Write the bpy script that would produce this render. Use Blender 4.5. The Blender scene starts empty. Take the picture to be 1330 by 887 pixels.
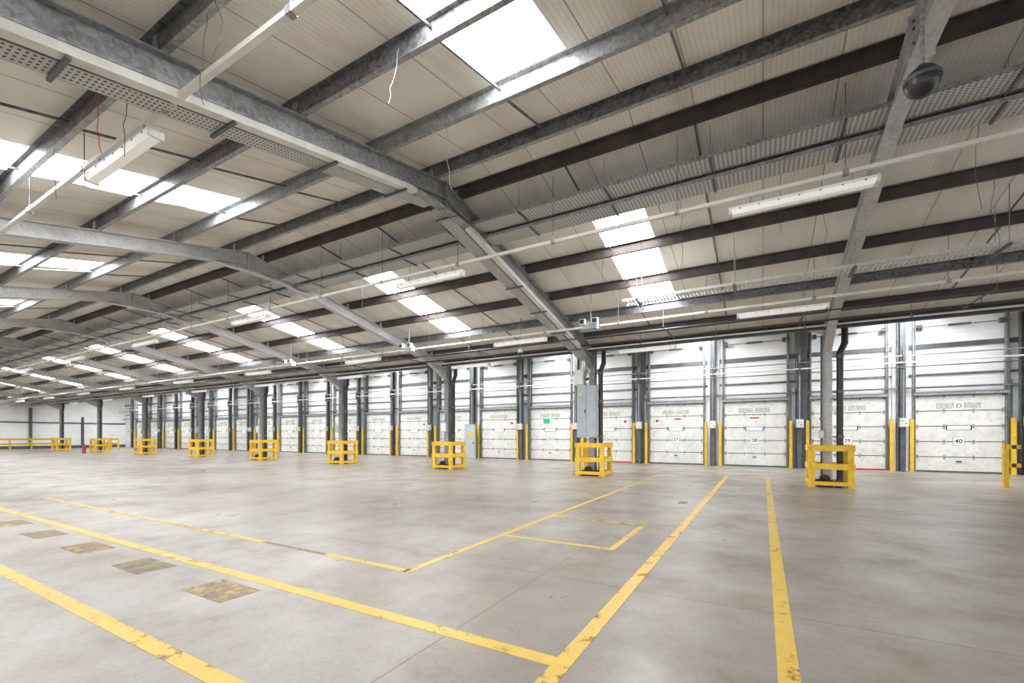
import bpy, math, random
from mathutils import Vector, Matrix
random.seed(7)
sc = bpy.context.scene
D = bpy.data
try:
    sc.view_settings.view_transform = 'Standard'
    sc.view_settings.look = 'None'
except Exception: pass

# ------------------------------------------------------------ materials
def nm(name):
    m = D.materials.new(name); m.use_nodes = True
    nt = m.node_tree; b = nt.nodes['Principled BSDF']
    return m, nt, b
def N(nt, t, **kw):
    n = nt.nodes.new(t)
    for k, v in kw.items(): setattr(n, k, v)
    return n
def ramp(nt, fac, stops):
    r = N(nt, 'ShaderNodeValToRGB')
    el = r.color_ramp.elements
    while len(el) < len(stops): el.new(0.5)
    for e, (p, c) in zip(el, stops):
        e.position = p; e.color = (c[0], c[1], c[2], 1)
    nt.links.new(fac, r.inputs['Fac']); return r.outputs['Color']
def noise(nt, scale, detail=6, vec=None, rough=0.6):
    n = N(nt, 'ShaderNodeTexNoise'); n.inputs['Scale'].default_value = scale
    n.inputs['Detail'].default_value = detail; n.inputs['Roughness'].default_value = rough
    if vec is not None: nt.links.new(vec, n.inputs['Vector'])
    return n.outputs['Fac']
def coords(nt, scale=(1,1,1)):
    g = N(nt, 'ShaderNodeNewGeometry'); mp = N(nt, 'ShaderNodeMapping')
    mp.inputs['Scale'].default_value = scale
    nt.links.new(g.outputs['Position'], mp.inputs['Vector']); return mp.outputs['Vector']
def bump(nt, b, h, strength=0.3, dist=0.02):
    bp = N(nt, 'ShaderNodeBump'); bp.inputs['Strength'].default_value = strength
    bp.inputs['Distance'].default_value = dist
    nt.links.new(h, bp.inputs['Height']); nt.links.new(bp.outputs['Normal'], b.inputs['Normal'])
def mathn(nt, op, a, b=None, c=None):
    m = N(nt, 'ShaderNodeMath', operation=op)
    for i, v in enumerate((a, b, c)):
        if v is None: continue
        if isinstance(v, (int, float)): m.inputs[i].default_value = v
        else: nt.links.new(v, m.inputs[i])
    return m.outputs[0]
def mixc(nt, fac, a, b, mode='MIX'):
    m = N(nt, 'ShaderNodeMixRGB', blend_type=mode)
    for i, v in enumerate((fac, a, b)):
        if isinstance(v, (int, float)): m.inputs[i].default_value = v
        elif isinstance(v, tuple): m.inputs[i].default_value = (*v, 1)
        else: nt.links.new(v, m.inputs[i])
    return m.outputs[0]

def simple(name, c, rough=0.6, metal=0.0, var=0.25, scale=3.0, dark=None):
    m, nt, b = nm(name)
    v = coords(nt)
    f = noise(nt, scale, 6, v)
    c2 = dark if dark else tuple(x*(1-var) for x in c)
    col = ramp(nt, f, [(0.32, c2), (0.62, c)])
    nt.links.new(col, b.inputs['Base Color'])
    b.inputs['Roughness'].default_value = rough; b.inputs['Metallic'].default_value = metal
    return m
def galv(name, a, c, metal=0.35, rough=0.45):
    m, nt, b = nm(name)
    v = coords(nt)
    vo = N(nt, 'ShaderNodeTexVoronoi'); vo.inputs['Scale'].default_value = 22
    nt.links.new(v, vo.inputs['Vector'])
    f = noise(nt, 2.2, 6, v)
    mx = mathn(nt, 'ADD', mathn(nt, 'MULTIPLY', vo.outputs['Color'], 0.45), mathn(nt, 'MULTIPLY', f, 0.6))
    nt.links.new(ramp(nt, mx, [(0.25, a), (0.75, c)]), b.inputs['Base Color'])
    b.inputs['Roughness'].default_value = rough; b.inputs['Metallic'].default_value = metal
    return m

M = {}
M['galv'] = galv('galvanised_steel', (0.17,0.18,0.183), (0.41,0.42,0.42))
M['galv_l'] = galv('painted_steel_light', (0.40,0.40,0.40), (0.60,0.60,0.595), 0.1, 0.5)
M['galv_d'] = galv('purlin_steel', (0.05,0.052,0.056), (0.22,0.225,0.23))  # galvanised steel with the purlins' under-roof shade put into a darker colour
M['brown'] = simple('purlin_brown', (0.085,0.068,0.06), 0.55, 0.2, 0.5, 2)
M['dark'] = simple('dark_steel', (0.12,0.13,0.14), 0.45, 0.3, 0.4)
M['black'] = simple('black_plastic', (0.025,0.025,0.028), 0.35, 0, 0.3)
M['yellow'] = simple('yellow_paint', (0.87,0.56,0.025), 0.45, 0, 0.0, 6, dark=(0.68,0.40,0.025))
M['grey'] = simple('grey_cabinet', (0.42,0.47,0.50), 0.45, 0, 0.15)
M['white'] = simple('white_plastic', (0.82,0.82,0.80), 0.4, 0, 0.08)
M['cream'] = simple('cream_trunking', (0.73,0.72,0.67), 0.5, 0, 0.2)
M['red'] = simple('red_paint', (0.6,0.02,0.02), 0.35, 0, 0.2)
M['green'] = simple('green_sign', (0.02,0.45,0.2), 0.4, 0, 0.1)
M['wood'] = simple('dark_rubbish', (0.05,0.03,0.025), 0.8, 0, 0.4, 9)
M['teal'] = simple('teal_board', (0.30,0.42,0.42), 0.5, 0, 0.1)
m, nt, b = nm('vision_panel'); b.inputs['Base Color'].default_value=(.9,.93,.95,1); b.inputs['Roughness'].default_value=.2
b.inputs['Emission Color'].default_value=(.92,.96,1,1); b.inputs['Emission Strength'].default_value=1.3
M['vision'] = m

m, nt, b = nm('lamp_diffuser'); b.inputs['Base Color'].default_value = (0.88,0.87,0.84,1)
b.inputs['Roughness'].default_value = 0.25
b.inputs['Emission Color'].default_value = (1,0.97,0.9,1); b.inputs['Emission Strength'].default_value = 0.15
M['diff'] = m
m, nt, b = nm('perforated_tray')
v = coords(nt)
sx = N(nt, 'ShaderNodeSeparateXYZ'); nt.links.new(v, sx.inputs[0])
fx = mathn(nt, 'PINGPONG', sx.outputs[0], 0.036)
fy = mathn(nt, 'PINGPONG', sx.outputs[1], 0.026)
h = mathn(nt, 'MULTIPLY', mathn(nt, 'GREATER_THAN', fx, 0.018), mathn(nt, 'GREATER_THAN', fy, 0.013))
nt.links.new(mixc(nt, h, (0.52,0.52,0.50), (0.08,0.08,0.08)), b.inputs['Base Color'])
b.inputs['Roughness'].default_value = 0.5; b.inputs['Metallic'].default_value = 0.1
M['tray'] = m
m, nt, b = nm('skylight_polycarbonate')
v = coords(nt)
sx = N(nt, 'ShaderNodeSeparateXYZ'); nt.links.new(v, sx.inputs[0])
st = mathn(nt, 'PINGPONG', sx.outputs[0], 0.08)
col = mixc(nt, mathn(nt, 'GREATER_THAN', st, 0.07), (0.97,0.985,1), (0.84,0.90,0.97))
nt.links.new(col, b.inputs['Base Color']); nt.links.new(col, b.inputs['Emission Color'])
b.inputs['Emission Strength'].default_value = 26
M['sky'] = m
# ceiling liner
m, nt, b = nm('roof_liner_sheet')
v = coords(nt)
sx = N(nt, 'ShaderNodeSeparateXYZ'); nt.links.new(v, sx.inputs[0])
rib = mathn(nt, 'PINGPONG', sx.outputs[0], 0.035)
ribm = mathn(nt, 'GREATER_THAN', rib, 0.027)
seam = mathn(nt, 'LESS_THAN', mathn(nt, 'PINGPONG', sx.outputs[0], 0.5), 0.010)
v2 = coords(nt, (1.2, 0.35, 1))
f = noise(nt, 1.0, 8, v2)
fl = mathn(nt, 'FLOOR', sx.outputs[0])
wn = N(nt, 'ShaderNodeTexWhiteNoise', noise_dimensions='1D'); nt.links.new(fl, wn.inputs['W'])
base = ramp(nt, f, [(0.25, (0.64,0.59,0.52)), (0.5, (0.86,0.825,0.765)), (0.8, (0.91,0.89,0.84))])
base = mixc(nt, mathn(nt,'MULTIPLY', wn.outputs['Value'], 0.25), base, (0.58,0.55,0.49))
base = mixc(nt, mathn(nt,'MULTIPLY', ribm, 0.17), base, (0.30,0.28,0.25))
base = mixc(nt, mathn(nt,'MULTIPLY', seam, 0.6), base, (0.12,0.11,0.10))
nt.links.new(base, b.inputs['Base Color']); b.inputs['Roughness'].default_value = 0.55
M['ceil'] = m
# concrete
m, nt, b = nm('concrete_floor')
v = coords(nt)
sx = N(nt, 'ShaderNodeSeparateXYZ'); nt.links.new(v, sx.inputs[0])
f1 = noise(nt, 0.17, 9, v, 0.62); f2 = noise(nt, 0.9, 11, v, 0.66); f3 = noise(nt, 26, 4, v)
c1 = ramp(nt, f1, [(0.36, (0.18,0.154,0.128)), (0.5, (0.27,0.245,0.217)), (0.64, (0.335,0.317,0.293))])
c2 = ramp(nt, f2, [(0.28, (0.62,0.53,0.44)), (0.44, (0.92,0.89,0.85)), (0.56,(1.0,1.0,1.0)), (0.75, (1.08,1.08,1.08))])
c = mixc(nt, 1.0, c1, c2, 'MULTIPLY')
c = mixc(nt, 0.3, c, ramp(nt, f3, [(0.3,(0.6,0.6,0.6)),(0.7,(1.2,1.2,1.2))]), 'MULTIPLY')
v3 = coords(nt, (0.5, 1.3, 1))
f5 = noise(nt, 0.6, 12, v3, 0.72)
rust = ramp(nt, f5, [(0.50,(0,0,0)),(0.72,(1,1,1))])
c = mixc(nt, mathn(nt,'MULTIPLY', rust, 0.55), c, (0.225,0.135,0.075))
f6 = noise(nt, 3.3, 12, coords(nt,(1.0,0.35,1)), 0.78)
sc6 = ramp(nt, f6, [(0.58,(0,0,0)),(0.72,(1,1,1))])
c = mixc(nt, mathn(nt,'MULTIPLY', sc6, 0.35), c, (0.11,0.09,0.075))
jx = mathn(nt, 'LESS_THAN', mathn(nt, 'PINGPONG', mathn(nt,'ADD',sx.outputs[0],2.2), 3.1), 0.008)
jy = mathn(nt, 'LESS_THAN', mathn(nt, 'PINGPONG', mathn(nt,'ADD',sx.outputs[1],0.7), 2.65), 0.008)
j = mathn(nt, 'MAXIMUM', jx, jy)
c = mixc(nt, mathn(nt,'MULTIPLY', j, 0.6), c, (0.08,0.07,0.06))
nt.links.new(c, b.inputs['Base Color'])
rr = ramp(nt, f2, [(0.30,(0.50,0.50,0.50)),(0.70,(0.255,0.255,0.255))])
nt.links.new(rr, b.inputs['Roughness'])
bump(nt, b, f2, 0.07, 0.01)
M['floor'] = m
def paint(name, thr, a=(0.76,0.52,0.065), scale=5.0, edge=0.06):
    m, nt, b = nm(name)
    v = coords(nt)
    f = noise(nt, scale, 10, v, 0.78); g = noise(nt, 0.6, 3, v)
    s = mathn(nt, 'ADD', mathn(nt, 'MULTIPLY', f, 0.7), mathn(nt, 'MULTIPLY', g, 0.3))
    mk = ramp(nt, s, [(thr, (0,0,0)), (thr+edge, (1,1,1))])
    col = mixc(nt, f, (a[0]*0.50,a[1]*0.46,a[2]), a)
    nt.links.new(col, b.inputs['Base Color']); b.inputs['Roughness'].default_value = 0.45
    nt.links.new(mk, b.inputs['Alpha'])
    return m
M['line'] = paint('yellow_floor_paint', 0.395)
M['line_f'] = paint('faded_floor_paint', 0.42, (0.78,0.53,0.07), 6)
M['line_w'] = paint('worn_floor_paint', 0.41, (0.86,0.66,0.24), 7, 0.30)
# wall cladding
m, nt, b = nm('wall_cladding')
v = coords(nt)
sx = N(nt, 'ShaderNodeSeparateXYZ'); nt.links.new(v, sx.inputs[0])
g1 = mathn(nt, 'LESS_THAN', mathn(nt, 'PINGPONG', sx.outputs[2], 0.5), 0.010)
f = noise(nt, 0.9, 7, v)
c = ramp(nt, f, [(0.3,(0.72,0.73,0.73)),(0.6,(0.83,0.845,0.845))])
c = mixc(nt, mathn(nt,'MULTIPLY',g1,0.3), c, (0.3,0.3,0.3))
nt.links.new(c, b.inputs['Base Color']); b.inputs['Roughness'].default_value = 0.5
M['clad'] = m
m, nt, b = nm('dock_door_panel')
v = coords(nt)
f = noise(nt, 1.6, 8, v, 0.7); ff = noise(nt, 6, 8, v, 0.75)
c = ramp(nt, f, [(0.3,(0.60,0.60,0.565)),(0.6,(0.76,0.77,0.745))])
c = mixc(nt, 0.4, c, ramp(nt, ff, [(0.34,(0.5,0.48,0.43)),(0.5,(1,1,1))]), 'MULTIPLY')
nt.links.new(c, b.inputs['Base Color']); b.inputs['Roughness'].default_value = 0.4
M['door'] = m
m, nt, b = nm('scuffed_stencil')
v = coords(nt)
f = noise(nt, 9, 6, v, 0.8)
nt.links.new(ramp(nt, f, [(0.42,(0.34,0.34,0.30)),(0.58,(0.60,0.60,0.53))]), b.inputs['Base Color'])
M['stencil'] = m

# ------------------------------------------------------------ mesh builder
class MB:
    def __init__(s): s.v=[]; s.f=[]; s.mi=[]; s.ms=[]
    def mat(s, k):
        if k not in s.ms: s.ms.append(k)
        return s.ms.index(k)
    def hexa(s, pts, k):
        n=len(s.v); s.v += [tuple(p) for p in pts]; i=s.mat(k)
        for q in ((0,3,2,1),(4,5,6,7),(0,1,5,4),(1,2,6,5),(2,3,7,6),(3,0,4,7)):
            s.f.append(tuple(n+a for a in q)); s.mi.append(i)
    def box(s, x0,x1,y0,y1,z0,z1,k):
        s.hexa([(x0,y0,z0),(x1,y0,z0),(x1,y1,z0),(x0,y1,z0),(x0,y0,z1),(x1,y0,z1),(x1,y1,z1),(x0,y1,z1)],k)
    def beam(s, p0, p1, w, h, k, off=(0,0), up=(0,0,1)):
        p0=Vector(p0); p1=Vector(p1); d=(p1-p0).normalized(); up=Vector(up)
        sd=d.cross(up).normalized(); u=sd.cross(d).normalized()
        o=sd*off[0]+u*off[1]; pts=[]
        for (a,b) in ((-1,-1),(1,-1),(1,1),(-1,1)): pts.append(p0+o+sd*a*w/2+u*b*h/2)
        for (a,b) in ((-1,-1),(1,-1),(1,1),(-1,1)): pts.append(p1+o+sd*a*w/2+u*b*h/2)
        s.hexa(pts,k)
    def isec(s, p0, p1, w, h, k, up=(0,0,1), t=0.02):
        s.beam(p0,p1,t*0.8,h-2*t,k,(0,0),up)
        s.beam(p0,p1,w,t,k,(0,h/2-t/2),up); s.beam(p0,p1,w,t,k,(0,-h/2+t/2),up)
    def cyl(s, p0, p1, r, k, n=10, r2=None):
        p0=Vector(p0); p1=Vector(p1); d=(p1-p0).normalized()
        a=Vector((0,0,1)) if abs(d.z)<0.9 else Vector((1,0,0))
        x=d.cross(a).normalized(); y=d.cross(x); r2=r if r2 is None else r2
        b=len(s.v); i=s.mat(k)
        for p,rr in ((p0,r),(p1,r2)):
            for j in range(n):
                t=2*math.pi*j/n; s.v.append(tuple(p+(x*math.cos(t)+y*math.sin(t))*rr))
        for j in range(n):
            q=(j+1)%n; s.f.append((b+j,b+q,b+n+q,b+n+j)); s.mi.append(i)
        s.f.append(tuple(b+j for j in range(n))[::-1]); s.mi.append(i)
        s.f.append(tuple(b+n+j for j in range(n))); s.mi.append(i)
    def sphere(s, c, r, k, sz=1.0, nu=16, nv=10):
        b=len(s.v); i=s.mat(k)
        for a in range(nv+1):
            ph=math.pi*a/nv
            for j in range(nu):
                t=2*math.pi*j/nu
                s.v.append((c[0]+r*math.sin(ph)*math.cos(t), c[1]+r*math.sin(ph)*math.sin(t), c[2]+r*sz*math.cos(ph)))
        for a in range(nv):
            for j in range(nu):
                q=(j+1)%nu; s.f.append((b+a*nu+j,b+(a+1)*nu+j,b+(a+1)*nu+q,b+a*nu+q)); s.mi.append(i)
    def mesh(s, name):
        me=D.meshes.new(name); me.from_pydata(s.v,[],s.f)
        for k in s.ms: me.materials.append(M[k])
        me.polygons.foreach_set('material_index', s.mi); me.update(); return me
    def obj(s, name, loc=(0,0,0), parent=None, me=None):
        me = me or s.mesh(name); o=D.objects.new(name, me); o.location=loc
        sc.collection.objects.link(o)
        if parent: o.parent=parent
        return o
def link(name, me, loc):
    o=D.objects.new(name, me); o.location=loc; sc.collection.objects.link(o); return o

# ------------------------------------------------------------ layout
RY = 7.45; VY = 17.0; VN = RY-(VY-RY)
SL = 0.21
WY = 25.8; XL = -74.0; XR = 17.0
FX = [9.35, 1.75, -5.93, -13.2, -20.7, -28.3, -36.0, -45.0, -54.3, -64.0]
def zr(y): return 6.78 - SL*abs(y-RY)
def zs(y): return zr(y)+0.41
def zb(y): return 5.35 + (y-VY)*0.22

b=MB(); b.box(XL,XR,-9,WY+0.3,-0.2,0,'floor'); b.obj('floor')
b=MB(); b.box(XL,XR,WY,WY+0.2,0,7.4,'clad'); b.obj('wall_dock')
b=MB(); b.box(XL-0.2,XL,-9,WY+0.2,0,7.4,'clad')
b.obj('wall_end')
b=MB(); b.box(XL,XL+0.05,-9,WY,0,0.35,'dark'); b.box(XL,XL+0.12,-9,WY,3.0,3.15,'dark')
for y in (2,7.45,12,17,21.5): b.isec((XL+0.16,y,0),(XL+0.16,y,min(zr(y),5.2) if y>17 else zr(y)),0.2,0.3,'dark',up=(1,0,0))
b.obj('trim_end')

sky_x=[]
for i in range(1,len(FX)):
    f=FX[i]; sky_x.append((f-5.25, f-4.05))
sky_x=[s for s in sky_x if s[0]>XL+1]
def roof(name, ya, yb, sy0, sy1, zf, skylist):
    b=MB(); seg=[]
    cur=XL
    for (a,c) in sorted(skylist):
        seg.append((cur,a,False)); seg.append((a,c,True)); cur=c
    seg.append((cur,XR,False))
    def slab(x0,x1,y0,y1):
        b.hexa([(x0,y0,zf(y0)),(x1,y0,zf(y0)),(x1,y1,zf(y1)),(x0,y1,zf(y1)),
                (x0,y0,zf(y0)+0.08),(x1,y0,zf(y0)+0.08),(x1,y1,zf(y1)+0.08),(x0,y1,zf(y1)+0.08)],'ceil')
    for x0,x1,sk in seg:
        if not sk: slab(x0,x1,ya,yb)
        else:
            slab(x0,x1,ya,sy0); slab(x0,x1,sy1,yb)
            s=MB()
            s.hexa([(x0,sy0,zf(sy0)+.04),(x1,sy0,zf(sy0)+.04),(x1,sy1,zf(sy1)+.04),(x0,sy1,zf(sy1)+.04),
                (x0,sy0,zf(sy0)+0.06),(x1,sy0,zf(sy0)+0.06),(x1,sy1,zf(sy1)+0.06),(x0,sy1,zf(sy1)+0.06)],'sky')
            s.obj('skylight')
    b.obj(name)
roof('ceiling_front_slope', RY, VY, 9.75, 14.6, zs, sky_x)
roof('ceiling_rear_slope', VN, RY, 0.9, 5.5, zs, sky_x)
roof('ceiling_dock', VY, WY, 18.6, 24.9, zb, sky_x+[(5.3-0.6,5.3+0.6),(12.9,14.1)])  # glowing skylights on this unseen slope are added to brighten the dock doors

PY=[('galv_d',7.1),('galv',5.62),('galv_d',4.05),('galv_d',2.35),('galv_d',0.8),('galv_d',-0.7),
    ('brown',7.95),('galv_d',9.55),('brown',11.1),('brown',12.7),('galv_d',14.3),('brown',15.8)]
for k,y in PY:
    zt=zs(y)-0.01; b=MB()
    b.box(XL,XR,y-0.008,y+0.008,zt-0.22,zt,k)
    b.box(XL,XR,y-0.07,y+0.008,zt-0.014,zt-0.002,k)
    b.box(XL,XR,y-0.008,y+0.07,zt-0.23,zt-0.215,k if k=='brown' else 'galv')
    b.obj('roof_purlin')
for y in (19,20.8,22.6,24.4):
    zt=zb(y)-0.01; b=MB(); b.box(XL,XR,y-0.01,y+0.01,zt-0.2,zt,'galv_d'); b.box(XL,XR,y,y+0.07,zt-0.21,zt-0.2,'galv_d'); b.obj('roof_purlin')
b=MB(); b.isec((XL,VY,5.12),(XR,VY,5.12),0.32,0.34,'brown'); b.box(XL,XR,VY-0.16,VY+0.16,5.29,5.33,'dark')
b.obj('valley_beam')

def frame(X, light, idx):
    b=MB(); k='galv' if not light else 'galv_l'
    w=0.22; h=0.34
    for s in (1,-1):
        ye = RY+s*(VY-RY)
        b.isec((X,RY,zr(RY)),(X,ye,zr(ye)),w,h,k,t=0.022)
        for y0,y1 in ((RY, RY+s*1.0),):
            b.hexa([(X-.012,y0,zr(y0)-.17-.18),(X+.012,y0,zr(y0)-.17-.18),(X+.012,y1,zr(y1)-.17),(X-.012,y1,zr(y1)-.17),
                    (X-.012,y0,zr(y0)-.1),(X+.012,y0,zr(y0)-.1),(X+.012,y1,zr(y1)-.1),(X-.012,y1,zr(y1)-.1)],k)
            b.beam((X,y0,zr(y0)-.36),(X,y1,zr(y1)-.18),w,0.02,k)
        y0=ye-s*0.1; y1=ye-s*1.5
        b.hexa([(X-.012,y0,zr(y0)-.6),(X+.012,y0,zr(y0)-.6),(X+.012,y1,zr(y1)-.17),(X-.012,y1,zr(y1)-.17),
                (X-.012,y0,zr(y0)-.1),(X+.012,y0,zr(y0)-.1),(X+.012,y1,zr(y1)-.1),(X-.012,y1,zr(y1)-.1)],k)
        b.beam((X,y0,zr(y0)-.6),(X,y1,zr(y1)-.18),w,0.02,k)
        ck='galv_l' if idx==1 else 'galv'
        b.isec((X,ye,0),(X,ye,4.96),0.24,0.30,ck,up=(0,1,0),t=0.025)
        b.box(X-.22,X+.22,ye-.22,ye+.22,0,0.025,'dark')
    b.box(X-.13,X+.13,RY-.012,RY+.012,zr(RY)-.4,zr(RY)+.18,k)
    for q in (-.3,-.18,.0,.1):
        for sx_ in (-.08,.08): b.cyl((X+sx_,RY-.03,zr(RY)+q),(X+sx_,RY+.03,zr(RY)+q),.014,'dark',6)
    for _,y in PY:
        b.box(X-.05,X+.05,y-.02,y-.009,zr(y)+.17,zs(y)-.03,k)
    b.isec((X,VY,zb(VY)-.42),(X,WY-.05,zb(WY)-.42),0.2,0.3,k)
    b.isec((X,WY-.2,0),(X,WY-.2,zb(WY)-.5),0.2,0.3,'dark',up=(0,1,0))
    return b.obj('portal_frame')
for i,X in enumerate(FX): frame(X, i in(1,3,4,5,6,7,8,9), i)

def pipe(b, pts, r, k, n=12):
    for a,c in zip(pts,pts[1:]): b.cyl(a,c,r,k,n)
    for p in pts[1:-1]: b.sphere(p,r*1.08,k,1,12,8)
for i,X in enumerate(FX):
    b=MB(); ox = 0.33
    pipe(b,[(X+ox+.12,VY,4.94),(X+ox+.12,VY,4.45),(X+ox,VY-.02,4.15),(X+ox,VY-.02,0.0)],0.09,'black')
    for z in (1.5,2.9,4.0):
        b.cyl((X+ox,VY-.02,z),(X+ox,VY-.02,z+.09),0.105,'dark')
        b.box(X+.10,X+ox,VY-.03,VY,z+.02,z+.06,'dark')
    b.obj('rainwater_pipe')

def cage():
    b=MB(); W=0.56; H=1.28; t=0.15
    for sx in (-1,1):
        for sy in (-1,1):
            x=sx*(W-t/2); y=sy*(W-t/2); b.box(x-t/2,x+t/2,y-t/2,y+t/2,0,H,'yellow')
            b.box(x-.11,x+.11,y-.11,y+.11,0,0.015,'yellow')
    e=0.016
    for z0,z1 in ((H-.17,H+.01),(0.55,0.73),(0.06,0.18)):
        for sgn in (-1,1):
            y=sgn*(W+e); b.box(-W-.03,W+.03,min(y,y-sgn*.03),max(y,y-sgn*.03),z0,z1,'yellow')
            x=sgn*(W+e); b.box(min(x,x-sgn*.03),max(x,x-sgn*.03),-W+.0,W-.0,z0,z1,'yellow')
    for zc in (H-.08,.64):
        for x in (-W+.06,W-.06):
            for dz in (-.04,.04):
                b.cyl((x,-W-.02,zc+dz),(x,-W-.035,zc+dz),0.012,'dark',8)
    return b.mesh('column_guard_cage')
cm=cage()
for i,X in enumerate(FX):
    link('column_guard_cage', cm, (X+0.05,VY,0))
def sack():
    b=MB()
    for j in range(3):
        x=-.26+.25*j
        b.sphere((x,0,0.12),0.15,'wood',0.8,10,8)
    b.sphere((-.12,0.02,0.28),0.14,'wood',0.7,10,8)
    return b.mesh('sandbag_pile')
sm=sack()
for X in FX[:6]: link('sandbag_pile', sm, (X+0.03,VY-0.33,0))

def cabinet(X, w, z0, z1):
    b=MB(); y0=VY-.42; y1=VY-.17
    b.box(X-w/2,X+w/2,y0,y1,z0,z1,'grey')
    b.box(X-w/2+.03,X-.01,y0-.015,y0,z0+.03,z1-.03,'grey'); b.box(X+.01,X+w/2-.03,y0-.015,y0,z0+.03,z1-.03,'grey')
    b.box(X-.06,X-.03,y0-.04,y0-.015,(z0+z1)/2-.08,(z0+z1)/2+.08,'black')
    b.box(X-w/2+.1,X-w/2+.22,y0-.02,y0-.015,z1-.4,z1-.28,'yellow')
    b.cyl((X-.1,y0+.12,z1),(X-.1,y0+.12,4.3),0.03,'galv'); b.cyl((X+.1,y0+.12,z1),(X+.1,y0+.12,4.3),0.03,'galv')
    b.box(X-w/2,X+w/2,y1,VY-.15,z1-.3,z1-.22,'dark')
    b.obj('electrical_cabinet')
cabinet(FX[2]-.12,0.78,1.5,3.55)
b=MB(); X=FX[2]-.45
b.box(X-.2,X+.2,VY-.40,VY-.1,3.6,4.2,'cream'); b.box(X-.16,X+.16,VY-.415,VY-.40,3.64,4.16,'white'); b.box(X+.2,X+.35,VY-.15,VY-.1,3.8,3.9,'dark'); b.obj('junction_box')
for i in (3,4,5,6,7):
    X=FX[i]; b=MB(); b.box(X-.2,X+.14,VY-.33,VY-.155,1.75,2.2,'grey'); b.box(X-.17,X+.11,VY-.345,VY-.33,1.78,2.17,'white' if i%2 else 'grey')
    b.cyl((X,VY-.2,2.2),(X,VY-.2,4.4),0.022,'galv'); b.obj('junction_box')
X=FX[1]; b=MB()
b.cyl((X-.16,VY-.20,0.05),(X-.16,VY-.20,4.7),.03,'dark'); b.box(X-.23,X-.09,VY-.27,VY-.155,1.5,1.75,'grey'); b.box(X-.21,X-.11,VY-.28,VY-.27,1.53,1.72,'cream')
b.obj('junction_box')

# ------------------------------------------------------------ dock doors
def dock_door(X, num):
    e=D.objects.new('dock_door',None); e.location=(X,WY,0); sc.collection.objects.link(e)
    b=MB(); w=1.38; H=3.3; n=5
    for i in range(n):
        z0=i*H/n+.018; z1=(i+1)*H/n-.018
        b.box(-w,w,-.13,-.07,z0,z1,'door')
        for q in range(1,4):
            zz=z0+(z1-z0)*q/4; b.box(-w+.02,w-.02,-.134,-.13,zz-.010,zz+.010,'door')
        for x in (-w+.05,-.46,.46,w-.05): b.box(x-.03,x+.03,-.15,-.13,z1-.08,z1+.10 if i<n-1 else z1,'galv')
    b.box(-w,w,-.08,0,0,H,'dark')
    b.box(-w,w,-.16,-.13,0,.07,'red' if num%3==0 else 'dark')
    b.box(-w-.1,w+.1,-.28,-.02,H,H+.16,'dark')
    b.box(-w-.1,w+.1,-.30,-.26,H+.02,H+.12,'galv')
    b.box(-.40,.40,-.145,-.13,1.82,2.02,'black'); b.box(-.35,.35,-.15,-.13,1.85,1.99,'vision')
    b.box(-.72,-.06,-.137,-.129,2.74,2.98,'stencil'); b.box(.02,.68,-.137,-.129,2.74,2.98,'stencil')
    b.box(-.17,.17,-.138,-.129,1.16,1.50,'white')
    b.box(-.178,-.17,-.139,-.129,1.152,1.508,'dark'); b.box(.17,.178,-.139,-.129,1.152,1.508,'dark')
    b.box(-.178,.178,-.139,-.129,1.152,1.16,'dark'); b.box(-.178,.178,-.139,-.129,1.50,1.508,'dark')
    b.box(-.08,.08,-.17,-.13,.45,.50,'black')
    for s in (-1,1):
        x=s*(w+.06); b.box(x-.05,x+.05,-.20,-.02,0,6.6,'galv'); b.box(x-.015,x+.015,-.26,-.2,0,6.6,'galv_d')
    b.cyl((-w-.15,-.22,6.3),(w+.15,-.22,6.3),.025,'galv')
    for s in (-1,1): b.cyl((s*(w-.02),-.22,6.3),(s*(w-.18),-.22,6.3),.11,'dark',14)
    b.cyl((-.35,-.22,6.3),(.35,-.22,6.3),.05,'dark')
    b.obj('door_leaf',parent=e)
    cu=D.curves.new('door_number','FONT'); cu.body=str(num); cu.size=.25; cu.align_x='CENTER'; cu.align_y='CENTER'; cu.extrude=.002; cu.offset=.002
    cu.materials.append(M['black'])
    t=D.objects.new('door_number',cu); t.rotation_euler=(math.pi/2,0,0); t.location=(0,-.1405,1.33); t.parent=e; sc.collection.objects.link(t)
    return e
DX=[]; x=7.22+3.8*2; num=42
while x>XL+3:
    DX.append(x); dock_door(x,num); x-=3.8; num-=1
for i,x in enumerate(DX):
    X=x-1.9
    b=MB()
    b.isec((X,WY-.45,0),(X,WY-.45,zb(WY-.45)-.02),0.2,0.26,'dark',up=(0,1,0))
    if i%2: b.box(X-.30,X+.30,WY-.17,WY-.02,0,3.9,'grey')
    else: b.box(X-.28,X+.28,WY-.12,WY-.02,0,6.8,'clad')
    b.box(X-.16,X-.13,WY-.4,WY-.2,0,6.8,'galv_d')
    b.obj('wall_stanchion')
    for s in (-1,1):
        g=MB(); gx=X+s*.34
        g.box(gx-.065,gx+.065,WY-.40,WY-.28,0,2.3,'yellow'); g.box(gx-.1,gx+.1,WY-.44,WY-.22,0,.02,'yellow')
        g.box(gx-.04,gx+.04,WY-.28,WY-.17,1.0,1.1,'dark'); g.box(gx-.04,gx+.04,WY-.28,WY-.17,2.0,2.1,'dark')
        g.obj('track_guard_post')
    g=MB()
    g.box(X-.15,X+.17,WY-.78,WY-.58,1.95,2.35,'grey'); g.box(X-.12,X+.14,WY-.795,WY-.78,1.98,2.32,'cream')
    g.cyl((X-.05,WY-.8,2.22),(X-.05,WY-.82,2.22),.03,'green'); g.cyl((X+.05,WY-.8,2.1),(X+.05,WY-.82,2.1),.03,'red')
    g.cyl((X,WY-.65,2.35),(X,WY-.65,5.4),.02,'galv')
    g.obj('door_control_box')
b=MB()
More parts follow.
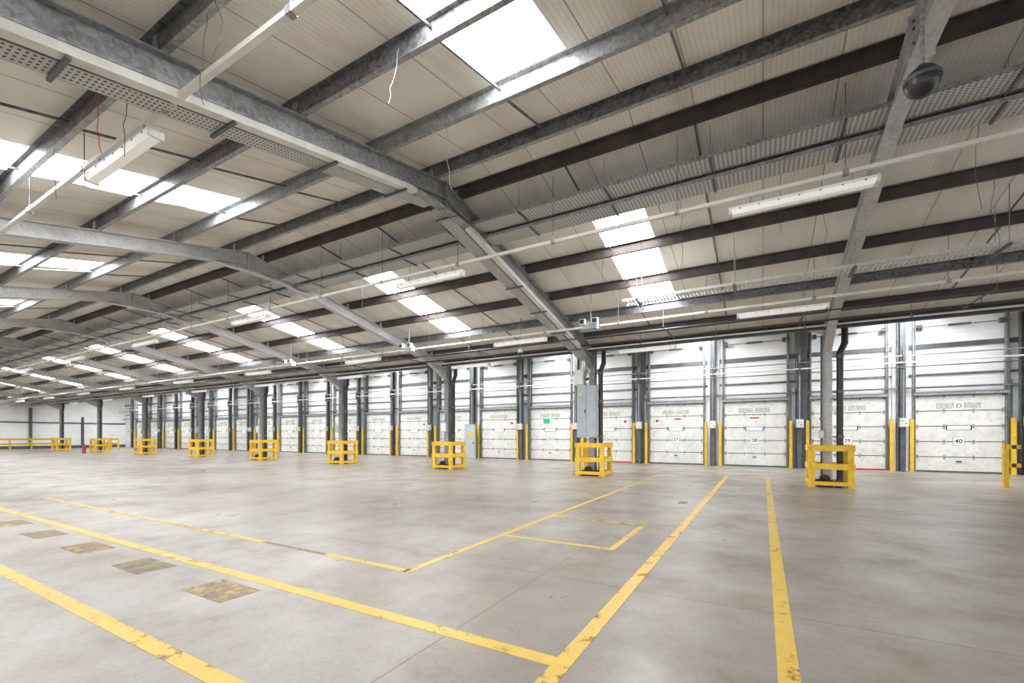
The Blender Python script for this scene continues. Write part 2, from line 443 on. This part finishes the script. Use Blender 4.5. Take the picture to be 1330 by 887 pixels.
b.box(XL,XR,WY-.08,WY,5.38,5.58,'dark'); b.box(XL,XR,WY-.05,WY,4.18,4.28,'galv_d'); b.box(XL,XR,WY-.32,WY-.22,3.62,3.70,'galv_d')
b.obj('trim_dock')
b=MB()
for z,y,r,k in ((4.75,WY-.7,.035,'cream'),(4.55,WY-.7,.025,'dark'),(5.05,WY-.62,.03,'galv')): b.cyl((XL,y,z),(XR,y,z),r,k,8)
for x in DX:
    b.box(x-1.93,x-1.87,WY-.74,WY-.55,4.5,5.1,'dark')
b.obj('service_pipes')
def sign(x,z,w,h,k,k2=None):
    b=MB(); b.box(x-w/2,x+w/2,WY-.145,WY-.131,z-h/2,z+h/2,k)
    if k2: b.box(x-w/2+.03,x+w/2-.03,WY-.149,WY-.145,z-h*.1,z+h*.35,k2)
    b.obj('safety_sign')
sign(DX[7]-.25,2.5,.45,.32,'green')
for i in (1,3,5,6,8,10): sign(DX[i]-1.0 if i%2 else DX[i]+1.0,2.35,.22,.32,'white','red')
sign(DX[4],2.45,.5,.16,'white','red'); sign(DX[5]+.1,2.45,.42,.2,'white','red')
X=DX[2]; e=D.objects.new('bay_sign',None); e.location=(X,WY,2.84); sc.collection.objects.link(e)
b=MB(); b.box(-.15,.15,-.15,-.131,-.15,.15,'white'); b.obj('plate',parent=e)
cu=D.curves.new('letter','FONT'); cu.body='D'; cu.size=.25; cu.align_x='CENTER'; cu.align_y='CENTER'; cu.extrude=.002; cu.offset=.002
cu.materials.append(M['black']); t=D.objects.new('letter',cu); t.rotation_euler=(math.pi/2,0,0); t.location=(0,-.153,0); t.parent=e; sc.collection.objects.link(t)
b=MB(); X=DX[8]-1.9
b.box(X-.45,X+.45,WY-.86,WY-.80,0.0,2.35,'teal'); b.box(X-.38,X+.38,WY-.88,WY-.86,.05,2.2,'grey'); b.box(X+.28,X+.34,WY-.94,WY-.88,1.0,1.1,'black')
b.box(X-.2,X+.2,WY-.885,WY-.87,1.5,1.8,'yellow')
b.obj('door_pedestrian')

# ------------------------------------------------------------ services
def light(X, Y, Z, long=1.95):
    b=MB(); l=long/2
    b.box(-l,l,-.07,.07,-.0,.05,'white')
    b.hexa([(-l+.03,-.055,-.075),(l-.03,-.055,-.075),(l-.03,.055,-.075),(-l+.03,.055,-.075),(-l,-.085,0),(l,-.085,0),(l,.085,0),(-l,.085,0)],'diff')
    b.box(-l-.03,-l,-.085,.085,-.075,.05,'cream'); b.box(l,l+.03,-.085,.085,-.075,.05,'cream')
    for q in range(-3,4): b.box(q*l/3.5-.012,q*l/3.5+.012,-.090,.090,-.012,.010,'galv')
    for s in (-1,1):
        b.cyl((s*l*.7,0,.05),(s*l*.7,0,.19),.012,'galv',6); b.box(s*l*.7-.02,s*l*.7+.02,-.04,.04,.045,.065,'galv')
    return b.obj('fluorescent_light',(X,Y,Z))
def trunk(Y,Z,xs,k='cream',w=.065,h=.06):
    b=MB(); b.box(XL,XR,Y-w/2,Y+w/2,Z-h/2,Z+h/2,k)
    x=XR-1.2
    while x>XL+1:
        top=zs(Y); b.cyl((x,Y,Z),(x,Y,top),.006,'dark',5); b.cyl((x,Y,Z+h/2),(x,Y,Z+h/2+.07),.012,'galv',6)
        b.box(x-.04,x+.04,Y-w/2-.008,Y+w/2+.008,Z-h/2-.008,Z+h/2+.008,'galv'); x-=2.45
    b.obj('lighting_trunking')
    for x in xs: light(x,Y,Z-.19-.02)
lx=[0.5-7.6*i for i in range(-1,9)]
trunk(8.42,5.62,lx); trunk(2.55,5.52,[x-.35 for x in lx])
trunk(13.2,4.98,[x-.1 for x in lx])
trunk(16.0,4.86,[-3.6-7.6*i for i in range(0,8)],'cream',.045,.045)

def tray(p0,p1,w=.45,b=None):
    b=b or MB(); p0=Vector(p0); p1=Vector(p1)
    b.beam(p0,p1,w,.012,'tray'); b.beam(p0,p1,.012,.07,'galv',(w/2,.03)); b.beam(p0,p1,.012,.07,'galv',(-w/2,.03))
    return b
for y,z in ((8.62,6.44),(9.16,6.34)):
    b=tray((XL,y,z),(XR,y,z),.46)
    x=XR-.7
    while x>XL:
        b.box(x-.02,x+.02,y-.25,y+.25,z-.035,z-.01,'dark')
        b.cyl((x,y-.22,z-.02),(x,y-.22,zs(y-.22)),.006,'galv',5); b.cyl((x,y+.22,z-.02),(x,y+.22,zs(y+.22)),.006,'galv',5); x-=1.9
    for q in (-.12,-.03,.06,.13): b.cyl((XL,y+q,z+.03),(XR,y+q,z+.03),.018,'black' if q<0 else 'dark',6)
    b.obj('cable_tray')
b=MB(); y=12.05; z=5.22
for s in (-1,1): b.box(-3.3,XR,y+s*.24-.010,y+s*.24+.010,z-.035,z+.035,'galv_l')
x=-3.2
while x<XR: b.box(x-.018,x+.018,y-.24,y+.24,z-.02,z+.0,'cream'); x+=.085
x=-2.9
while x<XR:
    b.box(x-.03,x+.03,y-.34,y+.34,z-.08,z-.035,'dark')
    for s in (-1,1): b.cyl((x,y+s*.29,z-.06),(x,y+s*.29,zs(y+s*.29)),.008,'galv',5)
    x+=2.3
b.obj('cable_ladder')
X0=FX[2]; X=X0-.27; dz=.27
b=tray((X,VN+.3,zr(VN+.3)-dz),(X,RY-.1,zr(RY)-dz),.32)
tray((X,RY+.1,zr(RY)-dz),(X,VY-.3,zr(VY-.3)-dz),.32,b)
for y in [VN+.6+1.55*j for j in range(12)]:
    b.box(X-.2,X0+.1,y-.02,y+.02,zr(y)-.315,zr(y)-.28,'dark')
    b.box(X0-.02,X0+.02,y-.02,y+.02,zr(y)-.29,zr(y)-.17,'dark')
for s in (1,-1):
    ye=RY+s*(VY-RY-1.5)
    b.beam((X0+.02,RY+s*.9,zr(RY+.9)-.225),(X0+.02,ye,zr(ye)-.225),.15,.10,'cream')
b.obj('cable_tray')
b=MB()
for y,z,r,k in ((16.55,4.88,.04,'dark'),(15.4,4.88,.03,'brown'),(14.6,4.97,.025,'dark')): b.cyl((XL,y,z),(XR,y,z),r,k,8)
x=XR-1
while x>XL:
    b.box(x-.02,x+.02,14.5,16.6,5.03,5.06,'galv_d')
    for y,z in ((14.6,4.97),(15.4,4.88),(16.55,4.88)): b.cyl((x,y,z),(x,y,5.05),.008,'galv_d',5)
    b.cyl((x,14.55,5.0),(x,14.55,zs(14.55)),.008,'galv',5); x-=3.75
b.obj('service_pipes')
b=MB()
ys=[0.8,2.35,4.05,5.62,7.1]; yr=[7.95,9.55,11.1,12.7,14.3,15.8]
for a,c in zip(FX,FX[1:]+[XL]):
    for fr in (.36,.67):
        x=a+(c-a)*fr
        for q,L in enumerate((ys,yr)):
            for y0,y1 in zip(L,L[1:]):
                b.beam((x,y0,zs(y0)-.15),(x,y1,zs(y1)-.08),.03,.03,'galv_d')
b.obj('anti_sag_bars')

def domecam(X,Y,Z,top,r=.16):
    b=MB(); b.sphere((X,Y,Z),r,'black',1.05,24,18); b.cyl((X,Y,Z+.0),(X,Y,Z+.04),r*1.05,'dark',24); b.cyl((X,Y,Z+.04),(X,Y,Z+r+.02),r*.98,'black',20,r*.3)
    b.cyl((X,Y,Z+r),(X,Y,top),.02,'galv',8); b.obj('dome_camera')
domecam(1.50,6.35,5.42,zs(6.35),.155)
for (X,Y,Z) in ((-7.6,14.0,4.55),(7.9,21.5,5.2)):
    b=MB(); b.sphere((X,Y,Z),.09,'black',1,14,10); b.cyl((X,Y,Z+.02),(X,Y,Z+.14),.10,'white',14,.06); tp = zs(Y) if Y<VY else zb(Y)
    b.cyl((X,Y,Z+.14),(X,Y,tp),.015,'galv',6); b.obj('dome_camera')
for X,Y,Z in ((-4.6,13.0,4.95),(-12.0,13.0,4.95),(-19.4,13.0,4.95)):
    b=MB(); b.box(X-.22,X+.22,Y-.12,Y+.1,Z-.1,Z+.1,'grey')
    for s in (-1,1):
        b.box(X+s*.2-.09,X+s*.2+.09,Y-.25,Y-.12,Z+.02,Z+.18,'white'); b.box(X+s*.2-.07,X+s*.2+.07,Y-.26,Y-.25,Z+.04,Z+.16,'black')
    b.cyl((X,Y,Z+.1),(X,Y,zs(Y)),.012,'galv',6); b.obj('emergency_floodlight')
b=MB()
for X,Y,L,k in ((-3.9,4.05,.7,'grey'),(-6.9,2.4,1.0,'dark'),(-7.4,2.35,.8,'red'),(-9.3,2.4,.9,'dark'),(-1.5,9.6,1.6,'dark'),(-2.2,9.6,1.1,'dark'),
                (-4.9,2.35,1.1,'dark'),(-4.7,2.35,.7,'dark'),(-3.0,9.6,1.7,'dark'),(.3,9.6,1.3,'dark'),(2.9,9.6,1.5,'dark'),(3.6,11.1,1.4,'dark'),
                (1.1,11.1,1.2,'dark'),(-4.4,5.6,1.2,'dark'),(-8.8,9.6,1.3,'dark'),(-10.8,9.6,1.1,'dark')):
    z=zs(Y)-.1; p=Vector((X,Y,z))
    for j in range(8):
        q=p+Vector((random.uniform(-.035,.045),random.uniform(-.03,.03),-L/8)); b.cyl(p,q,.0045,k,5); p=q
b.obj('hanging_wires')

# ------------------------------------------------------------ floor markings
def line(x0,x1,y0,y1,k='line'):
    b=MB(); b.box(x0,x1,y0,y1,0.0,0.003,k); b.obj('floor_line_marking')
w=.065
line(-1.22-w,-1.22+w,-3,19.4); line(.15-w,.15+w,-3,18.6)
line(-72,-1.22-w,2.86-w,2.86+w); line(-72,-1.22-w-1.6,1.57-w,1.57+w)
line(-5.1,-3.58-.05,3.92-.045,3.92+.045); line(-6.5,-5.1,3.92-.035,3.92+.035,'line_w'); line(-16.2,-6.5,3.92-.045,3.92+.045,'line_f')
line(-3.63-.05,-3.63+.05,3.92-.045,18.2)
line(-3.58,-1.80,6.07-.045,6.07+.045); line(-3.58,-1.80,7.97-.045,7.97+.045,'line_f'); line(-1.89,-1.80,6.12,7.92)
for j in range(5):
    xc=-4.85-1.75*j
    line(xc-.36,xc+.36,2.28,2.68,'line_w')
line(-1.75,-1.55,10.9,11.3,'line_w'); line(4.5,11,15.0,15.09,'line_w')

# ------------------------------------------------------------ barriers
def barrier(p0,p1,n,k='yellow',name='safety_barrier'):
    b=MB(); p0=Vector(p0); p1=Vector(p1)
    for j in range(n+1):
        p=p0.lerp(p1,j/n); b.beam(p,p+Vector((0,0,1.28)),.13,.13,k,up=(0,1,0)); b.box(p.x-.13,p.x+.13,p.y-.13,p.y+.13,0,.015,k)
    for z in (1.15,.66): b.beam(p0+Vector((.08,0,z)),p1+Vector((.08,0,z)),.04,.2,k)
    b.obj(name)
barrier((-68,11,0),(-68,17.3,0),4); barrier((-66,20.5,0),(-60.5,20.5,0),3)
b=MB()
Y=19.2
for X in (6.45,8.0,9.45):
    for j in range(8):
        b.box(X-.06,X+.06,Y-.06,Y+.06,j*.165,(j+1)*.165,'yellow')
    b.box(X-.12,X+.12,Y-.12,Y+.12,0,.015,'yellow')
for z in (.62,1.18):
    for j in range(30):
        b.box(6.45+j*.1,6.45+(j+1)*.1,Y-.09,Y-.06,z,z+.12,'yellow' if j%2==0 else 'black')
b.obj('striped_safety_rail')
def ext(X,Y):
    b=MB(); b.cyl((0,0,.05),(0,0,.62),.13,'red',16); b.sphere((0,0,.62),.13,'red',.6); b.cyl((0,0,.66),(0,0,.76),.035,'black'); b.box(-.03,.14,-.02,.02,.76,.80,'black')
    b.cyl((.09,0,.74),(.17,0,.3),.018,'black',8); b.cyl((0,0,0),(0,0,.05),.14,'black',16)
    b.obj('fire_extinguisher',(X,Y,0))
ext(-52.6,15.4); ext(-52.2,15.3)

# ------------------------------------------------------------ world / camera
w=D.worlds.new('World'); sc.world=w; w.use_nodes=True
bg=w.node_tree.nodes['Background']; bg.inputs[0].default_value=(0.99,0.985,0.985,1); bg.inputs[1].default_value=1.85
cam=D.cameras.new('Camera'); co=D.objects.new('Camera',cam); sc.collection.objects.link(co)
co.location=(0,0,1.6); co.rotation_euler=(math.pi/2,0,math.atan(326/574))
cam.sensor_width=36; cam.lens=574/1330*36; cam.shift_y=121.5/1330; cam.clip_end=300
sc.camera=co
